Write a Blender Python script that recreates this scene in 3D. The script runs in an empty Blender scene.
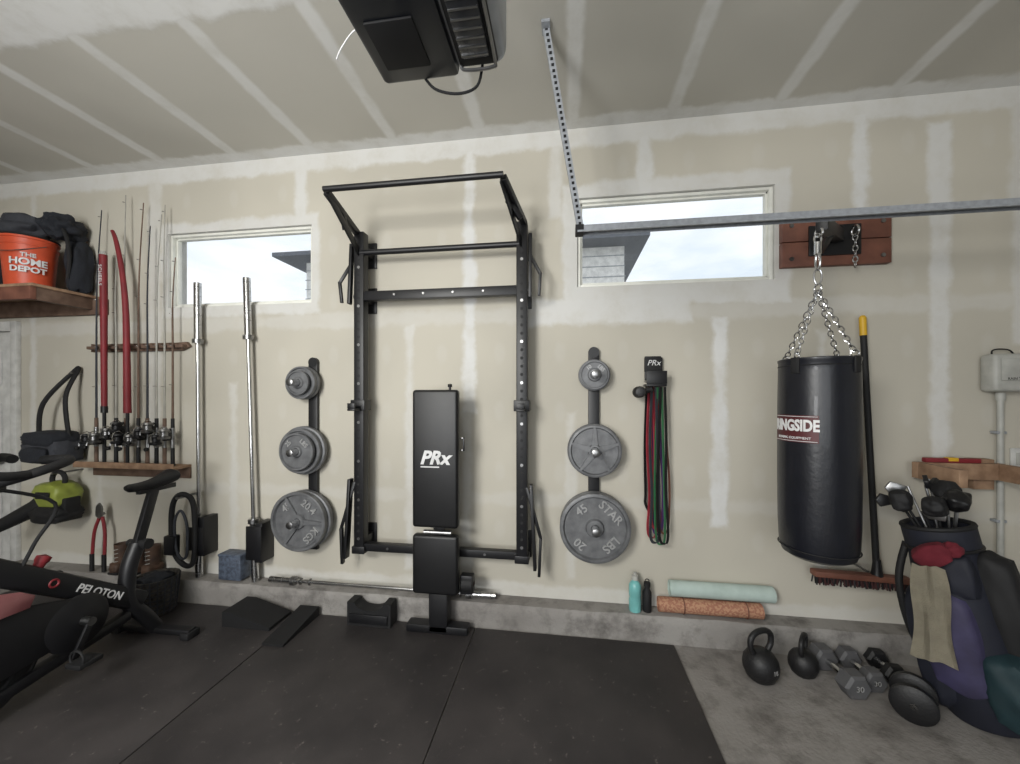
import bpy, bmesh, math, random
from mathutils import Vector, Matrix, Euler, noise
random.seed(4)
sc = bpy.context.scene
COL = sc.collection
PI = math.pi

def C(r, g, b):
    def f(c):
        c /= 255.0
        return c/12.92 if c <= 0.04045 else ((c+0.055)/1.055)**2.4
    return (f(r), f(g), f(b), 1.0)

# ------------------------------------------------------------------ materials
def mat(name, col, rough=.5, metal=0.0, col2=None, scale=12, bump=0.0, bscale=120, coat=0.0, lo=.35, hi=.65):
    m = bpy.data.materials.new(name); m.use_nodes = True
    nt = m.node_tree; N = nt.nodes; L = nt.links
    b = N['Principled BSDF']
    b.inputs['Roughness'].default_value = rough
    b.inputs['Metallic'].default_value = metal
    b.inputs['Coat Weight'].default_value = coat
    if col2 is None:
        col2 = tuple(c*.78 for c in col[:3])+(1,)
    tc = N.new('ShaderNodeTexCoord')
    no = N.new('ShaderNodeTexNoise'); no.inputs['Scale'].default_value = scale; no.inputs['Detail'].default_value = 5
    L.new(tc.outputs['Object'], no.inputs['Vector'])
    cr = N.new('ShaderNodeValToRGB')
    cr.color_ramp.elements[0].position = lo; cr.color_ramp.elements[0].color = col2
    cr.color_ramp.elements[1].position = hi; cr.color_ramp.elements[1].color = col
    L.new(no.outputs['Fac'], cr.inputs['Fac']); L.new(cr.outputs['Color'], b.inputs['Base Color'])
    if bump > 0:
        n2 = N.new('ShaderNodeTexNoise'); n2.inputs['Scale'].default_value = bscale; n2.inputs['Detail'].default_value = 4
        L.new(tc.outputs['Object'], n2.inputs['Vector'])
        bp = N.new('ShaderNodeBump'); bp.inputs['Strength'].default_value = bump; bp.inputs['Distance'].default_value = .01
        L.new(n2.outputs['Fac'], bp.inputs['Height']); L.new(bp.outputs['Normal'], b.inputs['Normal'])
    return m

BLK = mat('powder_black', C(20,20,23), .45)
BLK2 = mat('matte_black', C(18,18,20), .7)
VINYL = mat('black_vinyl', C(16,16,18), .42, bump=.15, bscale=300)
LEATHER = mat('bag_leather', C(20,22,30), .38, bump=.1, bscale=45, coat=.1)
CHROME = mat('chrome', C(205,205,205), .22, 1.0)
STEEL = mat('steel', C(150,150,150), .35, 1.0)
GALV = mat('galvanised', C(168,172,178), .5, .35, scale=40)
IRON = mat('plate_grey', C(118,119,121), .5, .3, col2=C(96,97,99), scale=18, bump=.1)
IRONL = mat('plate_letter', C(172,172,172), .45, .3)
IRONB = mat('cast_iron_black', C(24,24,26), .5, bump=.2, bscale=150)
HEXG = mat('hex_rubber_grey', C(88,88,90), .6)
WHITE = mat('white_print', C(225,225,225), .5)
VINW = mat('window_vinyl', C(230,230,222), .4, col2=C(220,220,212))
WOODR = mat('stained_wood', C(126,82,66), .6, col2=C(100,62,50), scale=9)
WOOD = mat('bare_wood', C(164,134,108), .7, col2=C(130,102,80), scale=14)
WOODB = mat('brown_wood', C(112,90,76), .7, col2=C(88,68,56), scale=14)
RED = mat('red', C(128,34,42), .6)
REDF = mat('red_fabric', C(104,24,38), .9)
BRISTLE = mat('broom_bristle', C(66,36,36), .9)
ORANGE = mat('bucket_orange', C(206,84,52), .45, col2=C(192,76,46))
DKFAB = mat('dark_fabric', C(32,35,42), .9, bump=.4, bscale=70)
GRYFAB = mat('grey_fabric', C(58,60,66), .85, bump=.3, bscale=90)
PURP = mat('purple_nylon', C(60,56,88), .7, col2=C(44,40,64), scale=8)
NAVY = mat('navy_nylon', C(24,27,40), .7)
TEAL = mat('teal_nylon', C(24,50,56), .7)
TOWEL = mat('towel', C(180,172,152), .95, bump=.5, bscale=200)
LIME = mat('lime_plastic', C(138,148,64), .5)
YEL = mat('yellow', C(215,170,40), .5)
BEIGE = mat('beige_plastic', C(176,176,170), .5)
MATT = mat('mint_foam', C(180,196,190), .85, col2=C(168,184,178))
MATB = mat('print_foam', C(178,136,108), .85, col2=C(154,106,86), scale=70, lo=.45, hi=.55)
GREENB = mat('green_band', C(60,120,80), .6)
PINKB = mat('red_band', C(170,58,70), .6)
PURPB = mat('violet_band', C(96,60,130), .6)
BLUETIN = mat('tin_blue', C(88,98,114), .5, col2=C(58,64,76), scale=40)
TEALB = mat('teal_bottle', C(120,186,184), .3)
WICK = mat('basket_weave', C(74,70,64), .8, col2=C(40,38,36), scale=50)
BOOT = mat('boot_leather', C(84,62,48), .7, col2=C(56,42,34))
OPW = mat('opener_white', C(170,174,178), .35)
OPB = mat('opener_black', C(24,28,36), .3)
LENS = mat('lens_smoke', C(46,48,52), .25)
PINK = mat('guard_red', C(150,100,100), .3, col2=C(110,56,60), scale=6)
DOORM = mat('door_paint', C(204,204,201), .55)
SIDING = mat('siding', C(244,243,240), .8)
ROOFM = mat('roof_shingle', C(112,116,124), .9, scale=30)
PALE = mat('rod_blank_pale', C(170,168,160), .35)

def rubber_mat():
    m = mat('rubber_floor', C(62,58,58), .56, col2=C(46,43,44), scale=3, bump=.25, bscale=400)
    nt = m.node_tree; N = nt.nodes; L = nt.links
    b = N['Principled BSDF']; src = b.inputs['Base Color'].links[0].from_socket
    tc = N.new('ShaderNodeTexCoord')
    v = N.new('ShaderNodeTexNoise'); v.inputs['Scale'].default_value = 26; v.inputs['Detail'].default_value = 8; v.inputs['Roughness'].default_value=.75
    L.new(tc.outputs['Object'], v.inputs['Vector'])
    r = N.new('ShaderNodeMapRange'); r.inputs[1].default_value = .61; r.inputs[2].default_value = .70
    L.new(v.outputs['Fac'], r.inputs[0])
    mx = N.new('ShaderNodeMix'); mx.data_type = 'RGBA'
    L.new(r.outputs[0], mx.inputs[0]); L.new(src, mx.inputs[6]); mx.inputs[7].default_value = C(116,110,106)
    L.new(mx.outputs[2], b.inputs['Base Color'])
    return m
RUB = rubber_mat()

def concrete_mat(name, a, bcol, st):
    m = mat(name, a, .75, col2=bcol, scale=2.2, bump=.35, bscale=60, lo=.3, hi=.7)
    nt = m.node_tree; N = nt.nodes; L = nt.links
    b = N['Principled BSDF']; src = b.inputs['Base Color'].links[0].from_socket
    tc = N.new('ShaderNodeTexCoord')
    v = N.new('ShaderNodeTexNoise'); v.inputs['Scale'].default_value = 6; v.inputs['Detail'].default_value = 9; v.inputs['Roughness'].default_value=.68
    L.new(tc.outputs['Object'], v.inputs['Vector'])
    r = N.new('ShaderNodeMapRange'); r.inputs[1].default_value = .48; r.inputs[2].default_value = .68
    L.new(v.outputs['Fac'], r.inputs[0])
    mx = N.new('ShaderNodeMix'); mx.data_type = 'RGBA'
    L.new(r.outputs[0], mx.inputs[0]); L.new(src, mx.inputs[6]); mx.inputs[7].default_value = st
    L.new(mx.outputs[2], b.inputs['Base Color'])
    return m
CONC = concrete_mat('concrete_floor', C(146,142,138), C(122,118,114), C(98,93,90))
CURB = concrete_mat('concrete_stem', C(150,147,143), C(122,118,114), C(100,96,93))

class G:
    def __init__(s, m): s.nt = m.node_tree
    def m(s, op, a, b=None, c=None):
        n = s.nt.nodes.new('ShaderNodeMath'); n.operation = op
        for i, v in enumerate((a, b, c)):
            if v is None: continue
            if isinstance(v, (int, float)): n.inputs[i].default_value = v
            else: s.nt.links.new(v, n.inputs[i])
        return n.outputs[0]
    def mr(s, v, a, b, c=0., d=1.):
        n = s.nt.nodes.new('ShaderNodeMapRange'); n.interpolation_type = 'SMOOTHSTEP'
        s.nt.links.new(v, n.inputs[0])
        for i, x in enumerate((a, b, c, d)): n.inputs[i+1].default_value = x
        return n.outputs[0]

def drywall(name, kind, paper, mud):
    m = bpy.data.materials.new(name); m.use_nodes = True
    nt = m.node_tree; N = nt.nodes; L = nt.links; g = G(m)
    b = N['Principled BSDF']; b.inputs['Roughness'].default_value = .9
    tc = N.new('ShaderNodeTexCoord'); sp = N.new('ShaderNodeSeparateXYZ')
    L.new(tc.outputs['Object'], sp.inputs[0])
    X = sp.outputs[0]; V = sp.outputs[2] if kind == 'wall' else sp.outputs[1]
    def nz(scale, detail=4, rough=.55):
        n = N.new('ShaderNodeTexNoise'); n.inputs['Scale'].default_value = scale; n.inputs['Detail'].default_value = detail
        n.inputs['Roughness'].default_value = rough
        L.new(tc.outputs['Object'], n.inputs['Vector']); return n.outputs['Fac']
    n1 = g.m('MULTIPLY', g.m('SUBTRACT', nz(7, 5, .6), .5), .10)
    n2 = g.m('MULTIPLY', g.m('SUBTRACT', nz(1.6, 3), .5), .07)
    nn = g.m('ADD', n1, n2)
    acc = None
    def add(mask, w=1.0):
        nonlocal acc
        if w != 1.0: mask = g.m('MULTIPLY', mask, w)
        acc = mask if acc is None else g.m('MAXIMUM', acc, mask)
    def rect(x0, x1, z0, z1, w=1.0, soft=.022):
        dx = g.m('SUBTRACT', g.m('ABSOLUTE', g.m('SUBTRACT', X, (x0+x1)/2)), (x1-x0)/2)
        dz = g.m('SUBTRACT', g.m('ABSOLUTE', g.m('SUBTRACT', V, (z0+z1)/2)), (z1-z0)/2)
        d = g.m('ADD', g.m('MAXIMUM', dx, dz), nn)
        add(g.mr(d, -soft, soft, 1, 0), w)
    if kind == 'wall':
        for r in [(-6,4,3.15,3.4,.8),(-6,4,2.0,2.10,.35),(-6,4,.77,.85,.25),
                  (-.69,-.61,1.4,3.2,1),(-3.22,-3.10,1.0,3.2,.6),(-1.97,-1.87,2.7,3.2,.8),(-.10,-.02,2.7,3.2,.6),
                  (.47,.55,2.75,3.2,.9),(.92,1.0,.7,2.0,1),(1.71,1.79,2.3,3.2,1),(2.11,2.21,1.1,3.1,.85),(2.52,2.6,1.8,3.2,.6),
                  (-3.10,-1.77,2.11,2.84,.8),(-.02,1.36,2.09,2.9,.8),(-.25,.8,1.98,2.16,.85),(-1.11,-1.05,.3,2.0,.6),
                  (-2.5,-2.44,.3,1.6,.5),(-4.35,-4.29,1.0,3.2,.6),(.01,.07,.3,1.4,.45),(1.51,1.57,.4,1.9,.6),(-3.7,-3.64,.3,1.6,.4),
                  (-.70,-.64,.3,1.4,.5),(-6,4,.1,.24,.5)]:
            rect(*r)
        px, pz, offx = .406, .40, .13
    else:
        fx = g.m('PINGPONG', g.m('ADD', X, 20-.53), .305)
        d = g.m('ADD', fx, g.m('MULTIPLY', nn, .35))
        add(g.mr(d, .022, .055, 1, 0), .8)
        for r in [(-6,4,-1.24,-1.0,1),(-6,4,-.10,.1,.9),(-6,4,-2.46,-2.22,1),(-6,4,-3.7,-3.5,.9)]:
            rect(*r)
        px, pz, offx = .61, .30, .0
    mx_ = g.m('SUBTRACT', g.m('FRACT', g.m('DIVIDE', g.m('ADD', X, 20+offx), px)), .5)
    mz_ = g.m('SUBTRACT', g.m('FRACT', g.m('DIVIDE', g.m('ADD', V, 20), pz)), .5)
    dd = g.m('SQRT', g.m('ADD', g.m('POWER', g.m('MULTIPLY', mx_, px), 2), g.m('POWER', g.m('MULTIPLY', mz_, pz*.55), 2)))
    add(g.mr(g.m('ADD', dd, g.m('MULTIPLY', nn, .3)), .02, .05, 1, 0), .12 if kind == 'wall' else 0.01)
    tone = nz(.9, 2)
    pm = N.new('ShaderNodeMix'); pm.data_type = 'RGBA'
    L.new(g.mr(tone, .35, .65), pm.inputs[0]); pm.inputs[6].default_value = tuple(c*.88 for c in paper[:3])+(1,); pm.inputs[7].default_value = paper
    wear = g.m('MULTIPLY', acc, g.mr(nz(4, 6, .7), .25, .6, .5, 1))
    mx = N.new('ShaderNodeMix'); mx.data_type = 'RGBA'
    L.new(wear, mx.inputs[0]); L.new(pm.outputs[2], mx.inputs[6]); mx.inputs[7].default_value = mud
    L.new(mx.outputs[2], b.inputs['Base Color'])
    bp = N.new('ShaderNodeBump'); bp.inputs['Strength'].default_value = .12; bp.inputs['Distance'].default_value = .01
    L.new(g.m('ADD', acc, g.m('MULTIPLY', nz(40, 4), .3)), bp.inputs['Height']); L.new(bp.outputs['Normal'], b.inputs['Normal'])
    return m
WALLM = drywall('drywall_wall', 'wall', C(192,187,174), C(210,210,208))
CEILM = drywall('drywall_ceiling', 'ceil', C(196,193,184), C(224,224,222))

def glass_mat():
    m = bpy.data.materials.new('window_glass'); m.use_nodes = True
    N = m.node_tree.nodes; L = m.node_tree.links
    N.remove(N['Principled BSDF'])
    t = N.new('ShaderNodeBsdfTransparent'); gl = N.new('ShaderNodeBsdfGlossy'); gl.inputs['Roughness'].default_value = .05
    mx = N.new('ShaderNodeMixShader'); mx.inputs[0].default_value = .05
    L.new(t.outputs[0], mx.inputs[1]); L.new(gl.outputs[0], mx.inputs[2]); L.new(mx.outputs[0], N['Material Output'].inputs[0])
    return m
GLASS = glass_mat()

# ------------------------------------------------------------------ mesh builder
def basis(o, x, y, z):
    x, y, z, o = Vector(x), Vector(y), Vector(z), Vector(o)
    return Matrix(((x.x, y.x, z.x, o.x), (x.y, y.y, z.y, o.y), (x.z, y.z, z.z, o.z), (0, 0, 0, 1)))
def zto(o, axis):
    q = Vector(axis).normalized().to_track_quat('Z', 'Y')
    return Matrix.Translation(Vector(o)) @ q.to_matrix().to_4x4()
def smoothp(pts, n=6, closed=False):
    P = [Vector(p) for p in pts]; out = []; k = len(P)
    rng = range(k if closed else k-1)
    for i in rng:
        if closed: a, b, c, d = P[(i-1) % k], P[i], P[(i+1) % k], P[(i+2) % k]
        else: a, b, c, d = P[max(i-1, 0)], P[i], P[i+1], P[min(i+2, k-1)]
        for j in range(n):
            t = j/n
            out.append(.5*((2*b)+(c-a)*t+(2*a-5*b+4*c-d)*t*t+(3*b-a-3*c+d)*t**3))
    if not closed: out.append(P[-1])
    return out

class M:
    def __init__(s, name, keep=False):
        s.name = name; s.bm = bmesh.new(); s.mats = []; s.T = Matrix.Identity(4); s.keep = keep
    def mi(s, m):
        if m not in s.mats: s.mats.append(m)
        return s.mats.index(m)
    def merge(s, tb, m, mtx=None, smooth=True):
        i = s.mi(m)
        if mtx is not None: bmesh.ops.transform(tb, matrix=mtx, verts=tb.verts)
        bmesh.ops.transform(tb, matrix=s.T, verts=tb.verts)
        bmesh.ops.recalc_face_normals(tb, faces=tb.faces)
        for f in tb.faces: f.material_index = i; f.smooth = smooth
        me = bpy.data.meshes.new('tmp'); tb.to_mesh(me); tb.free(); s.bm.from_mesh(me); bpy.data.meshes.remove(me)
    def box(s, c, size, m, rot=(0, 0, 0), bev=0.0, seg=2, taper=None):
        tb = bmesh.new(); bmesh.ops.create_cube(tb, size=1.0)
        for v in tb.verts:
            v.co = Vector((v.co.x*size[0], v.co.y*size[1], v.co.z*size[2]))
            if taper and v.co.z > 0: v.co.x *= taper; v.co.y *= taper
        if bev > 0: bmesh.ops.bevel(tb, geom=list(tb.edges), offset=bev, segments=seg, affect='EDGES', profile=.5)
        s.merge(tb, m, Matrix.Translation(Vector(c)) @ Euler(rot).to_matrix().to_4x4())
    def b2(s, x0, x1, y0, y1, z0, z1, m, bev=0.0):
        s.box(((x0+x1)/2, (y0+y1)/2, (z0+z1)/2), (abs(x1-x0), abs(y1-y0), abs(z1-z0)), m, bev=bev)
    def beam(s, p1, p2, w, t, m, up=(0, 0, 1), bev=.003):
        p1, p2 = Vector(p1), Vector(p2); z = (p2-p1); L = z.length; z.normalize()
        u = Vector(up)
        if abs(u.dot(z)) > .98: u = Vector((0, 1, 0))
        x = u.cross(z).normalized(); y = z.cross(x)
        tb = bmesh.new(); bmesh.ops.create_cube(tb, size=1.0)
        for v in tb.verts: v.co = Vector((v.co.x*w, v.co.y*t, v.co.z*L))
        if bev > 0: bmesh.ops.bevel(tb, geom=list(tb.edges), offset=bev, segments=2, affect='EDGES', profile=.5)
        s.merge(tb, m, basis((p1+p2)/2, x, y, z))
    def cyl(s, p1, p2, r1, m, r2=None, seg=24):
        p1, p2 = Vector(p1), Vector(p2); d = p2-p1
        tb = bmesh.new()
        bmesh.ops.create_cone(tb, cap_ends=True, segments=seg, radius1=r1, radius2=r1 if r2 is None else r2, depth=d.length)
        s.merge(tb, m, zto((p1+p2)/2, d))
    def lathe(s, prof, o, axis, m, seg=40, sx=1, sy=1):
        tb = bmesh.new(); rings = []
        for r, h in prof:
            if r < 1e-5: rings.append([tb.verts.new((0, 0, h))])
            else: rings.append([tb.verts.new((r*math.cos(2*PI*k/seg)*sx, r*math.sin(2*PI*k/seg)*sy, h)) for k in range(seg)])
        for a, b in zip(rings, rings[1:]):
            for k in range(seg):
                k2 = (k+1) % seg
                if len(a) == 1 and len(b) == 1: continue
                if len(a) == 1: tb.faces.new((a[0], b[k], b[k2]))
                elif len(b) == 1: tb.faces.new((a[k], a[k2], b[0]))
                else: tb.faces.new((a[k], a[k2], b[k2], b[k]))
        s.merge(tb, m, zto(o, axis))
    def tube(s, pts, r, m, seg=8, closed=False):
        P = [Vector(p) for p in pts]; n = len(P); R = r if isinstance(r, (list, tuple)) else [r]*n
        tb = bmesh.new(); rings = []; prev = None
        for i in range(n):
            if closed: t = P[(i+1) % n]-P[(i-1) % n]
            else: t = P[min(i+1, n-1)]-P[max(i-1, 0)]
            t.normalize()
            if prev is None:
                a = Vector((0, 0, 1)) if abs(t.z) < .9 else Vector((1, 0, 0))
                u = t.cross(a).normalized()
            else:
                u = (prev-t*prev.dot(t)).normalized()
            prev = u; w = t.cross(u)
            rings.append([tb.verts.new(P[i]+R[i]*(math.cos(2*PI*k/seg)*u+math.sin(2*PI*k/seg)*w)) for k in range(seg)])
        for i in range(n if closed else n-1):
            a, b = rings[i], rings[(i+1) % n]
            for k in range(seg):
                k2 = (k+1) % seg; tb.faces.new((a[k], a[k2], b[k2], b[k]))
        if not closed:
            tb.faces.new(rings[0][::-1]); tb.faces.new(rings[-1])
        s.merge(tb, m)
    def ribbon(s, pts, w, th, wd, m, closed=False):
        P = [Vector(p) for p in pts]; n = len(P); tb = bmesh.new(); rings = []
        for i in range(n):
            t = (P[(i+1) % n]-P[(i-1) % n]) if closed else (P[min(i+1, n-1)]-P[max(i-1, 0)])
            t.normalize(); W = Vector(wd); W = (W-t*W.dot(t)).normalized(); K = t.cross(W)
            rings.append([tb.verts.new(P[i]+a*W*w/2+b*K*th/2) for a, b in ((-1, -1), (1, -1), (1, 1), (-1, 1))])
        for i in range(n if closed else n-1):
            a, b = rings[i], rings[(i+1) % n]
            for k in range(4):
                k2 = (k+1) % 4; tb.faces.new((a[k], a[k2], b[k2], b[k]))
        if not closed: tb.faces.new(rings[0][::-1]); tb.faces.new(rings[-1])
        s.merge(tb, m)
    def torus(s, o, axis, R, r, m, seg=24, rs=8, sx=1, sy=1, roll=0):
        T = zto(o, axis) @ Matrix.Rotation(roll, 4, 'Z')
        pts = [T @ Vector((R*sx*math.cos(2*PI*k/seg), R*sy*math.sin(2*PI*k/seg), 0)) for k in range(seg)]
        s.tube(pts, r, m, rs, True)
    def prism(s, poly, o, ux, uy, th, m, bev=0.0):
        ux, uy = Vector(ux), Vector(uy); w = ux.cross(uy).normalized(); tb = bmesh.new()
        a = [tb.verts.new(Vector(o)+ux*p[0]+uy*p[1]) for p in poly]
        b = [tb.verts.new(v.co+w*th) for v in a]; k = len(a)
        tb.faces.new(a[::-1]); tb.faces.new(b)
        for i in range(k): tb.faces.new((a[i], a[(i+1) % k], b[(i+1) % k], b[i]))
        if bev > 0: bmesh.ops.bevel(tb, geom=list(tb.edges), offset=bev, segments=2, affect='EDGES', profile=.5)
        s.merge(tb, m)
    def blob(s, c, size, m, amp=.15, fr=2.5, seed=0, rot=(0, 0, 0), box=.0, sub=4):
        tb = bmesh.new(); bmesh.ops.create_icosphere(tb, subdivisions=sub, radius=1)
        for v in tb.verts:
            d = v.co.normalized()
            if box > 0:
                mxx = max(abs(d.x), abs(d.y), abs(d.z)); d = d.lerp(d/mxx, box)
            k = 1+amp*noise.noise(v.co*fr+Vector((seed*7.1, seed*3.3, 1)))
            v.co = Vector((d.x*size[0]/2*k, d.y*size[1]/2*k, d.z*size[2]/2*k))
        s.merge(tb, m, Matrix.Translation(Vector(c)) @ Euler(rot).to_matrix().to_4x4())
    def text(s, body, size, mtx, m, ext=.002, warp=None, shear=0, align='CENTER', bold=0.0):
        cu = bpy.data.curves.new('t', 'FONT'); cu.body = body; cu.size = size; cu.extrude = ext; cu.align_x = align; cu.align_y = 'CENTER'
        cu.shear = shear; cu.resolution_u = 3; cu.offset = bold
        ob = bpy.data.objects.new('t', cu); COL.objects.link(ob)
        dg = bpy.context.evaluated_depsgraph_get(); me = bpy.data.meshes.new_from_object(ob.evaluated_get(dg))
        tb = bmesh.new(); tb.from_mesh(me)
        if warp:
            for v in tb.verts: v.co = Vector(warp(v.co))
        s.merge(tb, m, mtx, smooth=False)
        bpy.data.objects.remove(ob); bpy.data.curves.remove(cu); bpy.data.meshes.remove(me)
    def chain(s, p1, p2, m, L=.032, r=.0032):
        p1, p2 = Vector(p1), Vector(p2); n = max(2, int((p2-p1).length/(L*.78)))
        for i in range(n):
            t = (i+.5)/n; p = p1.lerp(p2, t)
            ax = (p2-p1).normalized(); side = ax.cross(Vector((.3, 1, .1))).normalized()
            nrm = side if i % 2 else ax.cross(side)
            x = ax; z = nrm; y = z.cross(x)
            B = basis(p, x, y, z)
            s.tube([B @ Vector((L/2*math.cos(a), L*.32*math.sin(a), 0)) for a in [2*PI*k/12 for k in range(12)]], r, m, 6, True)
    def done(s):
        bm = s.bm
        bm.normal_update()
        for e in bm.edges:
            if len(e.link_faces) == 2 and e.calc_face_angle(0) > .7: e.smooth = False
        me = bpy.data.meshes.new(s.name)
        loc = Vector((0, 0, 0))
        if not s.keep and len(bm.verts):
            xs = [v.co.x for v in bm.verts]; ys = [v.co.y for v in bm.verts]; zs = [v.co.z for v in bm.verts]
            loc = Vector(((min(xs)+max(xs))/2, (min(ys)+max(ys))/2, min(zs)))
            bmesh.ops.translate(bm, verts=bm.verts, vec=-loc)
        bm.to_mesh(me); bm.free()
        for m in s.mats: me.materials.append(m)
        ob = bpy.data.objects.new(s.name, me); ob.location = loc; COL.objects.link(ob)
        return ob

# ------------------------------------------------------------------ room shell
XL, XR, YB, H = -5.6, 3.9, -5.6, 3.27
WIN = [(-3.04, -1.83, 2.19, 2.76), (.08, 1.28, 2.225, 2.81)]
w = M('wall_back', keep=True)
xs = [XL, WIN[0][0], WIN[0][1], WIN[1][0], WIN[1][1], XR]
for i in range(5):
    if i in (1, 3):
        W_ = WIN[0] if i == 1 else WIN[1]
        w.b2(xs[i], xs[i+1], 0, .15, 0, W_[2], WALLM); w.b2(xs[i], xs[i+1], 0, .15, W_[3], H, WALLM)
    else: w.b2(xs[i], xs[i+1], 0, .15, 0, H, WALLM)
w.done()
w = M('wall_left', keep=True); w.b2(XL-.15, XL, YB, .15, 0, H, WALLM); w.done()
w = M('wall_right', keep=True); w.b2(XR, XR+.15, YB, .15, 0, H, WALLM); w.done()
w = M('wall_front', keep=True); w.b2(XL-.15, XR+.15, YB-.15, YB, 0, H, WALLM); w.done()
w = M('ceiling', keep=True); w.b2(XL-.15, XR+.15, YB-.15, .15, H, H+.15, CEILM); w.done()
w = M('floor', keep=True); w.b2(XL-.15, XR+.15, YB-.15, .15, -.15, 0, CONC); w.done()

w = M('trim_1', keep=True)   # concrete stem-wall ledge
tb = bmesh.new(); n = 160; rows = []
for i in range(n+1):
    x = XL+.9+(XR-XL-.9)*i/n; row = []
    for (y, z) in ((0, 0), (0, .16), (-.06, .162), (-.115, .158), (-.125, .145), (-.127, .1), (-.125, .05), (-.13, 0)):
        k = .006*noise.noise(Vector((x*6, y*20, z*20))) if z > 0 and y < 0 else 0
        row.append(tb.verts.new((x, y+k, z+k*.8)))
    rows.append(row)
for a, b in zip(rows, rows[1:]):
    for k in range(len(a)-1): tb.faces.new((a[k], a[k+1], b[k+1], b[k]))
tb.faces.new(rows[0]); tb.faces.new(rows[-1][::-1])
w.merge(tb, CURB); w.done()

for i, (x0, x1, z0, z1) in enumerate(WIN):
    w = M('window_%d' % (i+1))
    f = .022
    w.b2(x0+.002, x0+f, .02, .09, z0+.002, z1-.002, VINW, .004); w.b2(x1-f, x1-.002, .02, .09, z0+.002, z1-.002, VINW, .004)
    w.b2(x0+f, x1-f, .02, .09, z1-f, z1-.002, VINW, .004); w.b2(x0+f, x1-f, .02, .09, z0+.002, z0+f, VINW, .004)
    g2 = f+.013
    for a in ((x0+f, x0+g2, z0+f, z1-f), (x1-g2, x1-f, z0+f, z1-f), (x0+f, x1-f, z1-g2, z1-f), (x0+f, x1-f, z0+f, z0+g2)):
        w.b2(a[0], a[1], .045, .08, a[2], a[3], VINW, .002)
    w.b2(x0+f, x1-f, .06, .064, z0+f, z1-f, GLASS)
    w.done()

w = M('door_1')
dx0, dx1 = -5.38, -4.50
w.b2(dx0, dx1, -.03, -.002, 0.01, 2.03, DOORM, .003)
for (a, b) in ((.08, .40), (.48, .80)):
    for (c, d) in ((.2, .75), (.9, 1.45), (1.6, 1.9)):
        w.b2(dx0+a, dx0+b, -.04, -.03, c, d, DOORM, .006)
        w.b2(dx0+a+.04, dx0+b-.04, -.048, -.04, c+.04, d-.04, DOORM, .004)
w.lathe([(0, 0), (.03, 0), (.03, .01), (.012, .015), (.012, .035), (.03, .045), (.03, .065), (0, .075)], (dx1-.07, -.04, .98), (0, -1, 0), STEEL)
w.done()
w = M('trim_2')
w.b2(dx1+.002, dx1+.06, -.035, -.001, 0, 2.12, DOORM, .003); w.b2(dx0-.06, dx0-.002, -.035, -.001, 0, 2.12, DOORM, .003); w.b2(dx0, dx1, -.035, -.001, 2.04, 2.12, DOORM, .003)
w.done()

w = M('garage_door')
for k in range(4):
    w.b2(XR-.06, XR-.015, -4.6, -.62, .01+k*.55, .01+k*.55+.54, DOORM, .006)
    for j in range(6):
        w.b2(XR-.068, XR-.06, -4.5+j*.65, -4.5+j*.65+.5, .09+k*.55, .01+k*.55+.46, DOORM, .003)
w.done()

w = M('garage_door_track')
ty, tz = -.66, 2.33
pth = [(.06, ty, tz)] + [(.5*k, ty, tz) for k in range(1, 7)]+[(3.35+.3*math.sin(a), ty, tz-.3+.3*math.cos(a)) for a in [PI/2*j/8 for j in range(9)]]+[(3.65, ty, .1)]
w.ribbon(pth, .05, .003, (0, 1, 0), GALV)
for s_ in (-1, 1):
    w.b2(.06, 3.35, ty+s_*.025-.0015, ty+s_*.025+.0015, tz-.03, tz, GALV)
w.b2(.06, 3.3, ty-.035, ty-.025, tz-.034, tz-.026, GALV)
w.b2(.05, .09, ty-.028, ty+.028, tz-.035, tz+.004, BLK2)
w.done()
w = M('perforated_hanger')
p1, p2 = Vector((.075, -.66, 2.335)), Vector((-.09, -.735, 3.268))
w.beam(p1, p2, .030, .003, GALV, up=(0, 1, 0), bev=0)
w.beam(p1+Vector((-.015, .012, 0)), p2+Vector((-.015, .012, 0)), .003, .028, GALV, up=(0, 1, 0), bev=0)
for k in range(34):
    p = p1.lerp(p2, (k+.5)/34)
    w.beam(p+Vector((0, -.003, -.007)), p+Vector((0, -.003, .007)), .013, .001, BLK2, up=(0, 1, 0), bev=0)
w.b2(-.11, -.07, -.77, -.70, 3.255, 3.269, GALV)
w.done()

# ------------------------------------------------------------------ opener
w = M('garage_door_opener')
ox0, ox1, oy0, oy1, oz = -.475, -.14, -2.12, -1.625, 2.32
w.box(((ox0+ox1)/2, (oy0+oy1)/2, oz+.11), (ox1-ox0, oy1-oy0, .22), OPW, bev=.032, seg=4)
w.box((ox0+.115, (oy0+oy1)/2, oz-.002), (.20, oy1-oy0-.02, .03), OPB, bev=.012)
w.box((ox0+.10, (oy0+oy1)/2+.13, oz-.018), (.11, .12, .008), BLK2, bev=.003)
w.box((ox1-.068, oy1-.15, oz+.002), (.095, .25, .020), BLK2, bev=.006)
w.box((ox1-.070, oy1-.155, oz-.008), (.070, .20, .018), LENS, bev=.007)
for k in range(9): w.b2(ox1-.102, ox1-.038, oy1-.245+k*.022, oy1-.241+k*.022, oz-.019, oz-.016, STEEL)
w.tube(smoothp([(ox1-.112, oy1-.035, oz-.01), (ox1-.10, oy1-.03, oz-.018), (ox1-.035, oy1-.03, oz-.018), (ox1-.026, oy1-.05, oz-.012), (ox1-.026, oy1-.25, oz-.008)]), .004, STEEL, 8)
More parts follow.
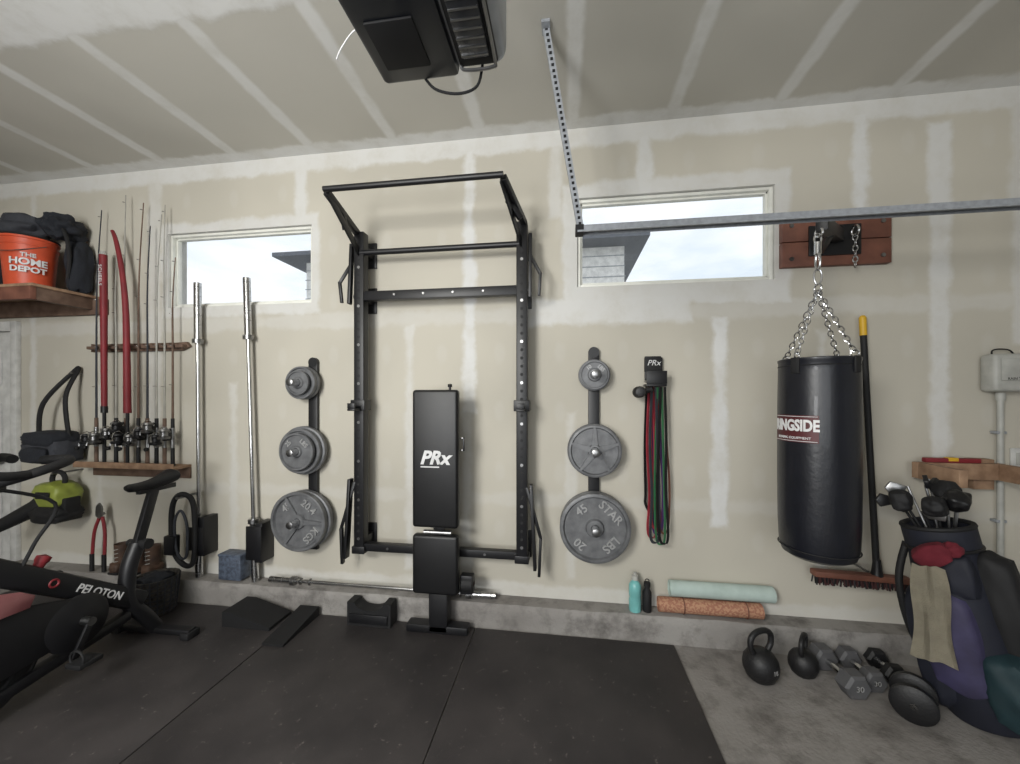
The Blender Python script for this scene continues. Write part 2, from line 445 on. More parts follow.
for xx in (ox0+.03, ox1-.05):
    w.beam((xx, oy1-.08, oz+.22), (xx, oy1-.08, H-.002), .03, .003, GALV, up=(0, 1, 0), bev=0)
    w.beam((xx, oy0+.08, oz+.22), (xx, oy0+.08, H-.002), .03, .003, GALV, up=(0, 1, 0), bev=0)
w.beam((ox1-.02, (oy0+oy1)/2, oz+.16), (XR-.08, (oy0+oy1)/2, oz+.16), .05, .03, GALV)
w.tube(smoothp([(-.36, oy1-.02, oz), (-.33, oy1+.0, oz-.03), (-.27, oy1+.005, oz-.045), (-.22, oy1+.005, oz-.03), (-.2, oy1-.02, oz+.01)]), .0035, BLK2)
w.tube(smoothp([(ox0, oy1-.05, oz+.09), (ox0-.05, oy1-.04, oz+.11), (ox0-.10, oy1-.02, oz+.09), (ox0-.115, oy1-.02, oz+.06)]), .0018, WHITE)
w.done()

# ------------------------------------------------------------------ rubber mats
ye = [-.145, -1.975, -3.80]
xe = [.65, -.57, -1.79, -3.01, -4.23]
for i in range(4):
    for j in range(2):
        w = M('rubber_floor_mat'); w.b2(xe[i+1]+.003, xe[i]-.003, ye[j+1]+.003, ye[j]-.003, 0, .012, RUB, .003); w.done()
Z0 = .012

# ------------------------------------------------------------------ folding rack
w = M('folding_squat_rack')
xl, xr, yr = -1.37, -.27, -.13
for x, s_ in ((xl, -1), (xr, 1)):
    w.box((x, yr, 1.54), (.07, .07, 2.14), BLK, bev=.006)
    for k in range(38):
        w.cyl((x, yr-.034, .55+k*.052), (x, yr-.0365, .55+k*.052), .010, STEEL if k % 5 == 0 else BLK2, seg=10)
    for z in (.52, 2.18, 2.5):
        w.b2(x-.05, x+.05, -.012, -.001, z-.09, z+.09, BLK, .002)
        w.b2(x-.03, x+.03, -.10, -.01, z-.03, z+.03, BLK, .004)
    tx = xl if s_ < 0 else xr-.075
    w.beam((x, yr-.01, 2.46), (tx, -.50, 2.69), .012, .05, BLK, up=(0, 0, 1))
    w.beam((x+s_*.015, yr-.02, 2.60), (tx+s_*.01, -.5, 2.70), .035, .04, BLK)
    w.beam((x+s_*.01, -.30, 2.56), (tx+s_*.01, -.34, 2.66), .03, .03, BLK)
    w.beam((x+s_*.055, yr-.02, 2.53), (x+s_*.055, yr-.05, 2.12), .02, .035, BLK)
    w.beam((x+s_*.05, yr-.03, 2.40), (x+s_*.12, yr-.06, 2.26), .02, .02, BLK)
    w.beam((x+s_*.12, yr-.06, 2.27), (x+s_*.11, yr-.05, 2.13), .018, .02, BLK)
    w.beam((x+s_*.06, yr-.03, .95), (x+s_*.085, yr-.04, .42), .02, .05, BLK)
    w.beam((x+s_*.03, yr-.03, .93), (x+s_*.12, yr-.04, .62), .015, .02, BLK)
    w.beam((x+s_*.12, yr-.04, .62), (x+s_*.11, yr-.04, .38), .018, .03, BLK)
    w.b2(x-.05, x+.05, yr-.05, yr+.04, 1.41, 1.48, BLK, .004); w.b2(x-.025, x+.025, yr-.13, yr-.03, 1.41, 1.425, BLK, .003)
    w.b2(x-.025, x+.025, yr-.13, yr-.115, 1.425, 1.46, BLK, .003)
    w.box((x, yr, .475), (.09, .09, .05), BLK, bev=.005)
    w.cyl((x-.05, yr, 2.18), (x+.05, yr, 2.18), .015, STEEL, seg=12)
w.beam((xl, yr, 2.18), (xr, yr, 2.18), .05, .06, BLK, up=(0, 0, 1))
for k in range(4): w.cyl((xl+.25+k*.2, yr-.02, 2.18), (xl+.25+k*.2, yr-.034, 2.18), .007, STEEL, seg=10)
w.cyl((xl, yr-.02, 2.47), (xr, yr-.02, 2.47), .019, BLK)
w.cyl((xl-.01, -.525, 2.70), (xr-.06, -.525, 2.70), .017, BLK)
w.beam((xl, yr, .49), (xr, yr, .49), .05, .05, BLK, up=(0, 0, 1))
for k in range(4): w.cyl((xl+.2+k*.22, yr-.025, .49), (xl+.2+k*.22, yr-.029, .49), .008, STEEL, seg=10)
w.done()

# ------------------------------------------------------------------ bench (stored upright)
w = M('weight_bench')
bx = -.80
w.box((bx, -.25, 1.115), (.295, .06, .86), VINYL, bev=.02, seg=4)
w.box((bx, -.25, .455), (.295, .06, .37), VINYL, bev=.02, seg=4)
w.box((bx, -.21, 1.11), (.24, .02, .8), BLK); w.box((bx, -.21, .455), (.24, .02, .33), BLK)
w.b2(bx-.035, bx+.035, -.205, -.165, .05, 1.35, BLK, .005)
w.b2(bx-.05, bx+.07, -.25, -.17, .02, .28, BLK, .006)
w.b2(bx-.2, bx+.2, -.25, -.17, Z0, Z0+.05, BLK, .008)
w.beam((bx+.145, -.22, 1.24), (bx+.175, -.22, 1.24), .01, .01, STEEL); w.beam((bx+.17, -.22, 1.16), (bx+.17, -.22, 1.245), .012, .012, BLK)
w.beam((bx+.145, -.22, 1.165), (bx+.175, -.22, 1.165), .01, .01, STEEL)
w.b2(bx+.145, bx+.23, -.23, -.17, .26, .38, BLK, .01)
w.cyl((bx+.16, -.2, .32), (bx+.225, -.2, .32), .05, BLK2); w.cyl((bx+.225, -.2, .32), (bx+.23, -.2, .32), .02, RED)
w.cyl((bx+.08, -.22, 1.5), (bx+.08, -.22, 1.57), .008, BLK); w.lathe([(0, 0), (.014, .003), (.014, .02), (0, .025)], (bx+.08, -.22, 1.56), (0, 0, 1), BLK2, 16)
w.cyl((bx-.09, -.22, .64), (bx+.09, -.22, .64), .016, STEEL)
w.text('PRx', .115, basis((bx, -.282, 1.12), (1, 0, 0), (0, 0, 1), (0, -1, 0)), WHITE, .001, shear=.3, bold=.004)
w.b2(bx-.09, bx+.03, -.2825, -.281, 1.062, 1.070, WHITE)
w.done()

# ------------------------------------------------------------------ plates on wall pegs
def plate(w, x, y, z, R, t, txt=None, spokes=0, rot=0.0):
    hub = max(.032, R*.2)
    prof = [(.026, 0), (R*.97, 0), (R, t*.12), (R, t*.88), (R*.97, t), (R*.90, t), (R*.86, t*.6), (hub*1.35, t*.6), (hub*1.15, t), (.026, t), (.026, 0)]
    w.lathe(prof, (x, y, z), (0, -1, 0), IRON, 56)
    for k in range(spokes):
        a = rot+2*PI*k/spokes+PI/2
        c = Vector((math.cos(a), 0, math.sin(a))); s_ = Vector((-c.z, 0, c.x))
        r0, r1 = hub*1.1, R*.9
        q = [(r0, -.02), (r1, -.008), (r1, .008), (r0, .02)]
        tb = bmesh.new(); f = [tb.verts.new(Vector((x, y-t*.95, z))+c*p[0]+s_*p[1]) for p in q]; b_ = [tb.verts.new(v.co+Vector((0, t*.4, 0))) for v in f]
        tb.faces.new(f); tb.faces.new(b_[::-1])
        for i in range(4): tb.faces.new((f[i], f[(i+1) % 4], b_[(i+1) % 4], b_[i]))
        w.merge(tb, IRON)
    if txt:
        for s_, ang in txt:
            a = ang; rr = R*.63
            c = Vector((math.cos(a), 0, math.sin(a)))
            ux = Vector((math.sin(a), 0, -math.cos(a)))
            w.text(s_, R*.34, basis(Vector((x, y-t*.62, z))+c*rr, ux, c, (0, -1, 0)), IRONL, t*.22, bold=.001)

def plate_rack(x, z0, z1, pegs, px_):
    w = M('plate_storage_rack')
    w.b2(x-.035, x+.035, -.03, -.001, z0, z1, BLK, .004)
    w.lathe([(0, 0), (.035, 0), (.035, .03), (0, .03)], (x, -.001, z1), (0, -1, 0), BLK, 24)
    for z in pegs:
        w.cyl((px_, -.03, z), (px_, -.035, z), .045, BLK)
        w.cyl((px_, -.03, z), (px_, -.205, z), .0245, CHROME)
        w.lathe([(0, 0), (.0245, 0), (.0245, .008), (.015, .012), (0, .012)], (px_, -.205, z), (0, -1, 0), STEEL, 20)
    w.done()
lx = -1.845
plate_rack(-1.80, .40, 1.75, [.63, 1.12, 1.60], lx)
def plateobj(*a, **k):
    w = M('weight_plate'); plate(w, *a, **k); w.done()
plateobj(lx+.012, -.045, .63, .208, .042)
plateobj(lx, -.092, .63, .208, .044, txt=[('45', 2.3), ('20.4', .9), ('KGS', -.75)], spokes=3, rot=.5)
plateobj(lx, -.045, 1.12, .172, .035, spokes=0)
plateobj(lx, -.083, 1.12, .157, .034)
plateobj(lx, -.120, 1.12, .130, .03, txt=[('25', 2.4), ('LBS', .8)])
plateobj(lx, -.045, 1.60, .118, .03)
plateobj(lx, -.078, 1.60, .115, .03)
plateobj(lx, -.112, 1.60, .085, .022)
rx = .185
plate_rack(rx, .44, 1.79, [.68, 1.16, 1.64], rx)
plateobj(rx, -.045, .68, .218, .042)
plateobj(rx, -.09, .68, .218, .044, txt=[('45', 2.2), ('STAR', .8), ('LBS', -.8), ('20', -2.3)])
plateobj(rx, -.045, 1.16, .17, .036)
plateobj(rx, -.085, 1.16, .165, .034, spokes=5)
plateobj(rx, -.045, 1.64, .10, .028)
plateobj(rx, -.076, 1.64, .092, .024, txt=[('10', 2.2), ('LBS', .8)])

# ------------------------------------------------------------------ barbells
def barbell(name, p0, p1, sleeve=.42, rr=.014, sr=.0245):
    w = M(name); p0, p1 = Vector(p0), Vector(p1); d = (p1-p0).normalized()
    w.cyl(p0, p1, rr, CHROME, seg=16)
    for a, s_ in ((p0, 1), (p1, -1)):
        w.cyl(a, a+d*s_*sleeve, sr, CHROME, seg=20)
        w.cyl(a+d*s_*sleeve, a+d*s_*(sleeve+.03), sr*1.45, STEEL, seg=20)
        w.cyl(a-d*s_*.001, a+d*s_*.006, sr*.8, BLK2, seg=16)
        for k in range(5): w.cyl(a+d*s_*(.03+.07*k), a+d*s_*(.034+.07*k), sr*1.03, STEEL, seg=20)
    w.done()
barbell('barbell', (-2.69, -.07, .165), (-2.715, -.06, 2.35))
barbell('barbell', (-2.225, -.07, .165), (-2.305, -.06, 2.37))
barbell('barbell', (-2.10, -.075, .19), (-.45, -.075, .19), sleeve=.17, sr=.022)
w = M('barbell_wall_holder')
w.b2(-2.65, -2.60, -.12, -.001, .34, .62, BLK, .004); w.b2(-2.74, -2.60, -.13, -.12, .38, .55, BLK, .004)
w.done()
w = M('barbell_wall_holder')
w.b2(-2.19, -2.13, -.12, -.001, .32, .60, BLK, .004); w.b2(-2.25, -2.13, -.13, -.12, .34, .58, BLK, .004)
w.done()

w = M('bike_lock_cable')
loop = smoothp([(-2.66, -.14, .32), (-2.65, -.14, .6), (-2.68, -.14, .76), (-2.77, -.15, .79), (-2.83, -.15, .68), (-2.82, -.15, .4), (-2.74, -.14, .28)], 8, True)
w.tube(loop, .018, BLK2, 10, True)
loop = smoothp([(-2.69, -.165, .37), (-2.69, -.165, .58), (-2.74, -.165, .68), (-2.79, -.165, .6), (-2.78, -.165, .42), (-2.74, -.165, .34)], 8, True)
w.tube(loop, .009, GRYFAB, 10, True)
w.b2(-2.86, -2.78, -.19, -.13, .36, .50, BLK, .01)
w.cyl((-2.77, -.001, .77), (-2.77, -.17, .77), .01, STEEL)
w.done()

w = M('tin_box')
w.box((-2.40, -.062, .26), (.18, .10, .17), BLUETIN, bev=.008); w.box((-2.40, -.062, .352), (.186, .106, .02), BLUETIN, bev=.006)
w.done()
w = M('wire_basket')
w.lathe([(0, 0), (.10, 0), (.105, .01), (.125, .24), (.13, .25), (.12, .25), (.10, .02), (0, .015)], (-2.80, -.285, Z0), (0, 0, 1), WICK, 40)
for k in range(8): w.torus((-2.80, -.285, Z0+.03+k*.03), (0, 0, 1), .107+.0023*k, .004, GRYFAB, 40, 6)
for k in range(20):
    a = 2*PI*k/20; w.tube([(-2.80+.106*math.cos(a), -.285+.106*math.sin(a), Z0+.01), (-2.80+.13*math.cos(a), -.285+.13*math.sin(a), Z0+.25)], .004, GRYFAB, 6)
w.blob((-2.8, -.285, Z0+.22), (.2, .2, .1), DKFAB, .3)
w.done()

# ------------------------------------------------------------------ fishing rods
w = M('rod_rack')
poly = [(-.42, -.03), (-.40, -.012), (-.36, -.03), (.40, -.03), (.47, .0), (.44, .035), (.38, .03), (-.36, .03), (-.40, .012), (-.42, .035)]
w.prism(poly, (-3.29, -.005, 1.885), (1, 0, 0), (0, 0, 1), .025, WOODB)
w.b2(-3.70, -2.84, -.068, -.03, 1.872, 1.895, WOODB, .003)
w.b2(-3.71, -2.83, -.14, -.001, .965, .985, WOOD, .003); w.b2(-3.71, -2.83, -.018, -.001, .88, .965, WOODB, .003)
w.b2(-3.71, -2.83, -.145, -.135, .965, 1.01, WOOD, .003)
w.done()
def reel(w, x, y, z, k, s=1.35):
    T0 = w.T.copy(); w.T = T0 @ Matrix.Translation((x, y, z)) @ Matrix.Scale(s, 4)
    w.lathe([(0, 0), (.022, .002), (.026, .012), (.018, .02), (.018, .04), (.028, .046), (.026, .055), (0, .06)], (0, -.048, .025), (0, 0, -1), STEEL if k % 2 else BLK, 20)
    w.box((0, -.030, -.02), (.022, .04, .045), BLK if k % 3 else STEEL, bev=.006)
    w.cyl((0, -.014, .02), (0, -.04, -.01), .006, BLK, seg=8)
    w.tube(smoothp([(-.01, -.045, -.02), (-.038, -.05, -.02), (-.042, -.052, -.05)]), .003, STEEL, 6)
    w.lathe([(0, 0), (.01, .003), (.011, .015), (0, .022)], (-.042, -.052, -.055), (0, -1, 0), BLK2, 12)
    w.torus((0, -.048, .005), (1, .2, 0), .03, .0025, CHROME, 16, 5)
    w.T = T0
def rod(x, ztop, lean=0.0, k=0, gr=.013):
    w = M('fishing_rod'); y = -.085
    w.cyl((x, y, .987), (x, y, 1.34), gr, BLK2 if k % 2 else WOODB, r2=gr*.9, seg=12)
    w.cyl((x, y, .986), (x, y, 1.0), gr*1.25, BLK, seg=12)
    w.cyl((x, y, 1.12), (x, y, 1.27), gr*1.1, STEEL, seg=12)
    pts = smoothp([(x, y, 1.34), (x, y, 1.885), (x+lean*.4, y, (1.9+ztop)/2), (x+lean, y+.02, ztop)], 6)
    w.tube(pts, [.0078*(1-.6*i/(len(pts)-1)) for i in range(len(pts))], [GRYFAB, PALE, PALE, WOODB][k % 4], 8)
    for j in range(5):
        p = pts[int(3+j*(len(pts)-5)/4)]
        w.torus((p.x, p.y-.014, p.z), (0, 0, 1), .010-.001*j, .0018, CHROME, 12, 5)
    reel(w, x, y, 1.19+.045*(k % 3), k)
    w.done()
for k, (x, zt, ln) in enumerate([(-3.58, 2.95, .02), (-3.40, 2.62, -.02), (-3.31, 3.05, -.03), (-3.20, 2.98, .02), (-3.12, 2.80, .0), (-3.04, 2.88, .02), (-2.97, 2.95, -.02), (-2.90, 2.55, .0)]):
    rod(x, zt, ln, k)
w = M('rod_sleeve')
w.tube([Vector(p) for p in ((-3.465, -.115, 1.40), (-3.468, -.115, 1.9), (-3.47, -.115, 2.3), (-3.475, -.115, 2.58))], [.018, .020, .023, .024], RED, 12)
w.cyl((-3.475, -.115, 2.58), (-3.475, -.115, 2.61), .025, BEIGE, r2=.015, seg=12); w.cyl((-3.465, -.115, 1.38), (-3.465, -.115, 1.43), .021, BLK, seg=12)
w.text('SCHEELS', .042, basis((-3.471, -.1405, 2.42), (0, 0, -1), (1, 0, 0), (0, -1, 0)), WHITE, .001)
w.cyl((-3.465, -.115, .987), (-3.465, -.115, 1.40), .011, BLK2, seg=12); reel(w, -3.465, -.115, 1.2, 1)
w.done()
w = M('rod_sleeve')
pp = smoothp([(-3.245, -.125, 1.38), (-3.25, -.125, 1.75), (-3.26, -.125, 2.15), (-3.30, -.12, 2.45), (-3.36, -.115, 2.68), (-3.40, -.11, 2.76)], 6)
w.tube(pp, [.024-.012*i/(len(pp)-1) for i in range(len(pp))], RED, 12)
w.cyl((-3.245, -.125, .987), (-3.245, -.125, 1.40), .011, BLK2, seg=12); reel(w, -3.245, -.125, 1.2, 2)
w.done()

# ------------------------------------------------------------------ left shelf, bucket, bags
w = M('wall_shelf')
w.b2(-5.2, -3.66, -.40, -.001, 2.275, 2.295, WOOD, .002)
w.b2(-5.2, -3.58, -.040, -.001, 2.15, 2.274, WOODB, .003)
w.b2(-5.2, -3.68, -.40, -.365, 2.185, 2.274, WOODR, .003)
w.b2(-3.72, -3.68, -.365, -.041, 2.185, 2.274, WOODB, .003)
w.done()
w = M('plastic_bucket')
bc = (-3.94, -.245, 2.296)
w.lathe([(0, 0), (.118, 0), (.12, .005), (.14, .30), (.146, .30), (.146, .315), (.141, .316), (.143, .345), (.149, .347), (.149, .362), (.142, .364), (.138, .355), (.115, .012), (0, .01)], bc, (0, 0, 1), ORANGE, 48)
w.torus((bc[0], bc[1], bc[2]+.37), (0, 0, 1), .146, .006, BLK2, 40, 6)
w.tube(smoothp([(bc[0]-.14, bc[1]-.05, bc[2]+.31), (bc[0]-.06, bc[1]-.15, bc[2]+.25), (bc[0]+.08, bc[1]-.14, bc[2]+.24), (bc[0]+.15, bc[1]+.0, bc[2]+.31)]), .003, STEEL, 6)
def bw(az, zc):
    return lambda v: (bc[0]+(.137+v.z+.004)*math.cos(az+v.x/.137), bc[1]+(.137+v.z+.004)*math.sin(az+v.x/.137), bc[2]+zc+v.y)
w.text('THE', .04, None, WHITE, .002, warp=bw(math.radians(-34), .225), bold=.001)
w.text('HOME', .065, None, WHITE, .002, warp=bw(math.radians(-34), .175), bold=.002)
w.text('DEPOT', .055, None, WHITE, .002, warp=bw(math.radians(-34), .12), bold=.002)
w.done()
w = M('duffel_bag')
w.blob((-3.735, -.085, 2.50), (.12, .15, .40), DKFAB, .2, 2.2, 3, box=.4)
w.blob((-3.79, -.15, 2.79), (.20, .24, .20), DKFAB, .4, 2.5, 5)
w.tube(smoothp([(-3.74, -.20, 2.8), (-3.70, -.19, 2.7), (-3.70, -.17, 2.55), (-3.73, -.16, 2.4)]), .012, BLK2, 8)
w.done()
w = M('backpack')
w.blob((-4.30, -.2, 2.57), (.28, .30, .54), DKFAB, .25, 2.2, 8, box=.35)
w.blob((-4.28, -.33, 2.46), (.22, .10, .24), DKFAB, .2, 2, 2, box=.5)
w.blob((-4.10, -.17, 2.79), (.36, .26, .19), GRYFAB, .3, 2, 4)
w.tube(smoothp([(-4.4, -.2, 2.8), (-4.35, -.2, 2.86), (-4.3, -.2, 2.8)]), .01, BLK2)
w.done()

w = M('camera_bag')
cx, cy, cz = -3.90, -.135, 1.10
w.blob((cx, cy, cz), (.34, .23, .22), GRYFAB, .06, 2, 3, box=.55)
w.blob((cx, cy-.01, cz+.08), (.32, .23, .13), DKFAB, .08, 2, 5, box=.45)
w.blob((cx+.02, cy-.12, cz-.03), (.22, .07, .12), DKFAB, .08, 2, 6, box=.5)
w.tube(smoothp([(cx-.14, cy, cz+.1), (cx-.10, cy, cz+.35), (cx+.04, -.04, 1.70), (cx+.08, -.04, 1.71), (cx+.11, cy, cz+.4), (cx+.14, cy, cz+.1)]), .015, BLK2, 8)
w.cyl((cx+.06, -.001, 1.69), (cx+.06, -.07, 1.69), .008, STEEL)
w.b2(cx-.06, cx+.06, cy-.09, cy-.075, cz+.12, cz+.13, STEEL, .003)
w.done()
w = M('cordless_leaf_blower')
w.blob((-3.84, -.15, .76), (.26, .2, .2), LIME, .1, 2, 2, box=.4)
w.blob((-3.84, -.16, .62), (.30, .2, .14), BLK2, .1, 2, 2, box=.5)
w.lathe([(0, 0), (.07, 0), (.075, .02), (.06, .08), (.045, .3), (.04, .36), (.034, .36), (0, .3)], (-3.90, -.17, .70), (-.8, -.35, -.5), BLK2, 24)
w.torus((-3.83, -.15, .87), (0, 1, 0), .06, .016, BLK2, 20, 8)
w.box((-3.74, -.15, .68), (.09, .1, .12), BLK2, bev=.01)
w.box((-3.82, -.25, .77), (.12, .01, .05), BLK2, bev=.003)
w.cyl((-3.83, -.001, .92), (-3.83, -.19, .92), .007, STEEL)
w.done()
w = M('bolt_cutter')
for s_ in (-1, 1):
    w.tube(smoothp([(-3.53+s_*.055, -.11, .22), (-3.53+s_*.05, -.10, .45), (-3.53+s_*.012, -.09, .58)]), .011, RED, 8)
    w.tube([(-3.53+s_*.055, -.11, .17), (-3.53+s_*.055, -.11, .30)], .014, BLK2, 10)
    w.prism([(0, 0), (s_*.03, .02), (s_*.025, .09), (0, .12)], (-3.53, -.095, .57), (1, 0, 0), (0, 0, 1), .012, STEEL)
w.cyl((-3.53, -.11, .60), (-3.53, -.07, .60), .012, STEEL, seg=12)
w.done()
w = M('work_boots')
for bx_ in (-3.36, -3.22, -3.08):
    w.blob((bx_, -.085, .21), (.09, .13, .09), BOOT, .1, 2, 1, box=.4)
    w.lathe([(0, 0), (.04, 0), (.043, .1), (.046, .18), (.040, .18), (.036, .05), (0, .03)], (bx_, -.075, .20), (0, 0, 1), BOOT, 20)
    w.box((bx_, -.085, .173), (.082, .115, .018), BLK2, bev=.004)
    for k in range(4): w.cyl((bx_-.02, -.118, .25+.03*k), (bx_+.02, -.118, .26+.03*k), .003, BEIGE, seg=6)
w.done()

# ------------------------------------------------------------------ exercise bike
w = M('exercise_bike')
X0 = -2.55
def B(dx, Y, z): return (X0+dx, Y-2.575, z)
for Y in (2.08, .95):
    w.beam(B(-.27, Y, .05), B(.27, Y, .05), .06, .04, BLK, up=(0, 0, 1), bev=.01)
    for s_ in (-1, 1):
        w.box(B(s_*.25, Y, .035), (.06, .085, .045), BLK2, bev=.008)
w.tube(smoothp([B(0, 2.08, .06), B(0, 2.02, .16), B(0, 1.93, .30), B(0, 1.93, .48), B(0, 1.98, .62)], 8), .040, BLK, 14)
w.beam(B(0, 1.935, .45), B(0, 2.07, .92), .055, .035, BLK, up=(1, 0, 0), bev=.008)
w.cyl(B(-.06, 1.98, .62), B(.06, 1.98, .62), .02, BLK2); w.cyl(B(.05, 1.98, .62), B(.08, 1.98, .62), .03, BLK2, seg=12)
w.beam(B(0, 1.98, .925), B(0, 2.20, .925), .03, .03, BLK, up=(0, 0, 1))
# saddle: narrow nose forward, wide padded tail
tb = bmesh.new(); rows = []
for i in range(17):
    t = i/16; Y = 1.915+.28*t; hw = .024+.056*(max(0, t-.3)/.7)**1.1; thk = .020+.018*t
    if i in (0, 16): hw *= .6; thk *= .6
    z = .965+.035*t*t-.012*math.sin(t*PI)
    rows.append([tb.verts.new(Vector(B(hw*math.sin(a), Y, z+thk*(math.cos(a) if math.cos(a) > 0 else 1.3*math.cos(a))))) for a in [2*PI*j/16 for j in range(16)]])
for a, b in zip(rows, rows[1:]):
    for k in range(16): tb.faces.new((a[k], a[(k+1) % 16], b[(k+1) % 16], b[k]))
tb.faces.new(rows[0]); tb.faces.new(rows[-1][::-1])
w.merge(tb, VINYL)
w.beam(B(0, 2.0, .26), B(0, 1.24, .82), .11, .07, BLK, up=(1, 0, 0), bev=.02)
w.beam(B(0, 1.93, .22), B(0, .97, .07), .06, .06, BLK, up=(1, 0, 0), bev=.015)
for s_ in (-1, 1):
    w.beam(B(s_*.05, 1.24, .80), B(s_*.05, 1.0, .07), .05, .02, BLK, up=(1, 0, 0), bev=.006)
w.beam(B(0, 1.24, .76), B(0, 1.33, 1.1), .06, .05, BLK, up=(1, 0, 0), bev=.01)
w.lathe([(0, 0), (.24, 0), (.255, .008), (.255, .03), (.24, .038), (.20, .038), (.195, .028), (.06, .028), (.05, .045), (0, .045)], B(-.022, 1.28, .32), (1, 0, 0), BLK2, 64)
w.torus(B(.0, 1.28, .32), (1, 0, 0), .262, .012, BLK, 64, 8)
w.lathe([(0, 0), (.13, 0), (.14, .008), (.13, .016), (0, .02)], B(.038, 1.66, .33), (1, 0, 0), BLK, 48)
w.prism([(-.24, -.16), (.24, -.10), (.24, .10), (-.16, .22)], B(.036, 1.42, .36), (0, 1, 0), (0, 0, 1), .016, BLK, .006)
w.prism([(-.14, -.02), (.05, -.02), (.07, .03), (.02, .07), (-.14, .12)], B(.056, 1.42, .53), (0, 1, 0), (0, 0, 1), .012, PINK, .005)
w.cyl(B(-.11, 1.68, .33), B(.11, 1.68, .33), .02, STEEL)
for s_, a in ((1, -2.0), (-1, -2.0+PI)):
    e = (s_*.10, 1.68+.17*math.cos(a), .33+.17*math.sin(a))
    w.beam(B(s_*.10, 1.68, .33), B(*e), .03, .016, BLK, up=(1, 0, 0))
    w.box(B(e[0]+s_*.065, e[1], e[2]), (.09, .10, .025), BLK2, bev=.006)
    w.torus(B(e[0]+s_*.065, e[1]-.03, e[2]+.03), (0, 1, 0), .04, .006, BLK2, 16, 6)
w.tube(smoothp([B(-.09, 1.50, 1.20), B(-.21, 1.52, 1.20), B(-.22, 1.38, 1.16), B(-.10, 1.30, 1.12), B(.10, 1.30, 1.12), B(.22, 1.38, 1.16), B(.21, 1.52, 1.20), B(.09, 1.50, 1.20)], 8), .021, BLK2, 12)
w.tube(smoothp([B(.22, 1.38, 1.16), B(.23, 1.28, 1.17), B(.2, 1.15, 1.22)]), .019, BLK2, 12); w.tube(smoothp([B(-.22, 1.38, 1.16), B(-.23, 1.28, 1.17), B(-.2, 1.15, 1.22)]), .019, BLK2, 12)
w.beam(B(0, 1.2, 1.09), B(0, 1.42, 1.09), .05, .05, BLK, up=(0, 0, 1), bev=.01)
w.tube(smoothp([B(.03, 1.35, 1.1), B(.08, 1.55, .98), B(.04, 1.5, .80), B(.02, 1.45, .66)]), .008, BLK2, 8)
w.lathe([(0, 0), (.02, .0), (.022, .03), (.028, .04), (.028, .06), (0, .07)], B(0, 1.53, .66), (0, .5, .85), RED, 20)
w.beam(B(0, 1.13, 1.1), B(0, 1.08, 1.4), .04, .03, BLK)
w.box(B(0, 1.06, 1.42), (.53, .025, .33), BLK2, rot=(-.15, 0, 0), bev=.01)
w.text('PELOTON', .056, basis(B(.0355, 1.77, .43), (0, .805, -.593), (0, .593, .805), (1, 0, 0)), WHITE, .001, bold=.001)
w.torus(B(.0355, 1.575, .573), (1, 0, 0), .018, .005, RED, 20, 6)
w.done()
w = M('hand_weights')
for s_ in (0, 1):
    w.cyl((-3.3+s_*.12, -.62, .06), (-3.15+s_*.12, -.5, .06), .02, STEEL)
    for p in ((-3.3, -.62), (-3.15, -.5)):
        w.lathe([(0, -.025), (.035, -.025), (.045, 0), (.035, .025), (0, .025)], (p[0]+s_*.12, p[1], .058), (.78, .62, 0), YEL if s_ else RED, 16)
w.done()

# ------------------------------------------------------------------ floor items by the wall
w = M('rubber_ramp')
w.prism([(0, 0), (.34, 0), (.34, .02), (.07, .095), (0, .095)], (-2.20, -.17, Z0), (1, 0, 0), (0, 0, 1), .20, BLK2, 0); w.done()
w = M('rubber_ramp')
w.prism([(0, 0), (-.34, 0), (-.34, .012), (0, .06)], (-1.80, -.16, Z0), (0, 1, 0), (0, 0, 1), .14, BLK2, 0); w.done()
w = M('foam_step_block')
arc = [(.15-.10*math.cos(a), .15-.05*math.sin(a)) for a in [PI*k/10 for k in range(11)]]
w.prism([(0, 0), (.30, 0), (.30, .15)]+arc[::-1]+[(0, .15)], (-1.41, -.145, Z0), (1, 0, 0), (0, 0, 1), .09, BLK2, 0)
w.b2(-1.39, -1.13, -.247, -.235, Z0+.02, Z0+.08, BLK, .004)
w.done()
w = M('collar_clip'); w.box((.60, -.98, .03), (.05, .035, .03), WHITE, bev=.006); w.box((.635, -.975, .024), (.04, .03, .022), BLK2, bev=.005); w.torus((.60, -.98, .045), (0, 1, 0), .015, .004, BLK2, 12, 6); w.done()

w = M('water_bottle')
w.lathe([(0, 0), (.035, 0), (.037, .01), (.037, .07), (.033, .085), (.037, .10), (.037, .16), (.025, .18), (.018, .185), (.018, .20), (0, .2)], (.435, -.07, .161), (0, 0, 1), TEALB, 28)
w.lathe([(0, 0), (.021, 0), (.021, .025), (.01, .03), (.01, .045), (0, .047)], (.435, -.07, .355), (0, 0, 1), BEIGE, 20); w.done()
w = M('shaker_bottle')
w.lathe([(0, 0), (.024, 0), (.027, .01), (.027, .12), (.016, .14), (.016, .155), (.020, .155), (.020, .18), (0, .182)], (.508, -.07, .161), (0, 0, 1), BLK2, 24)
w.torus((.508, -.07, .35), (0, 1, 0), .012, .003, BLK2, 14, 6); w.done()
def rolled(name, x0, x1, y, z, r, m):
    w = M(name)
    w.cyl((x0+.003, y, z), (x1-.003, y, z), r-.003, m, seg=48)
    n = 120; tb = bmesh.new(); A = []; Bv = []
    for i in range(n):
        a = i*.26; rr = .008+(r-.008)*i/(n-1)
        for xx, lst in ((x0, A), (x1, Bv)): lst.append(tb.verts.new((xx, y+rr*math.cos(a), z+rr*math.sin(a))))
    for i in range(n-1): tb.faces.new((A[i], A[i+1], Bv[i+1], Bv[i]))
    w.merge(tb, m); return w
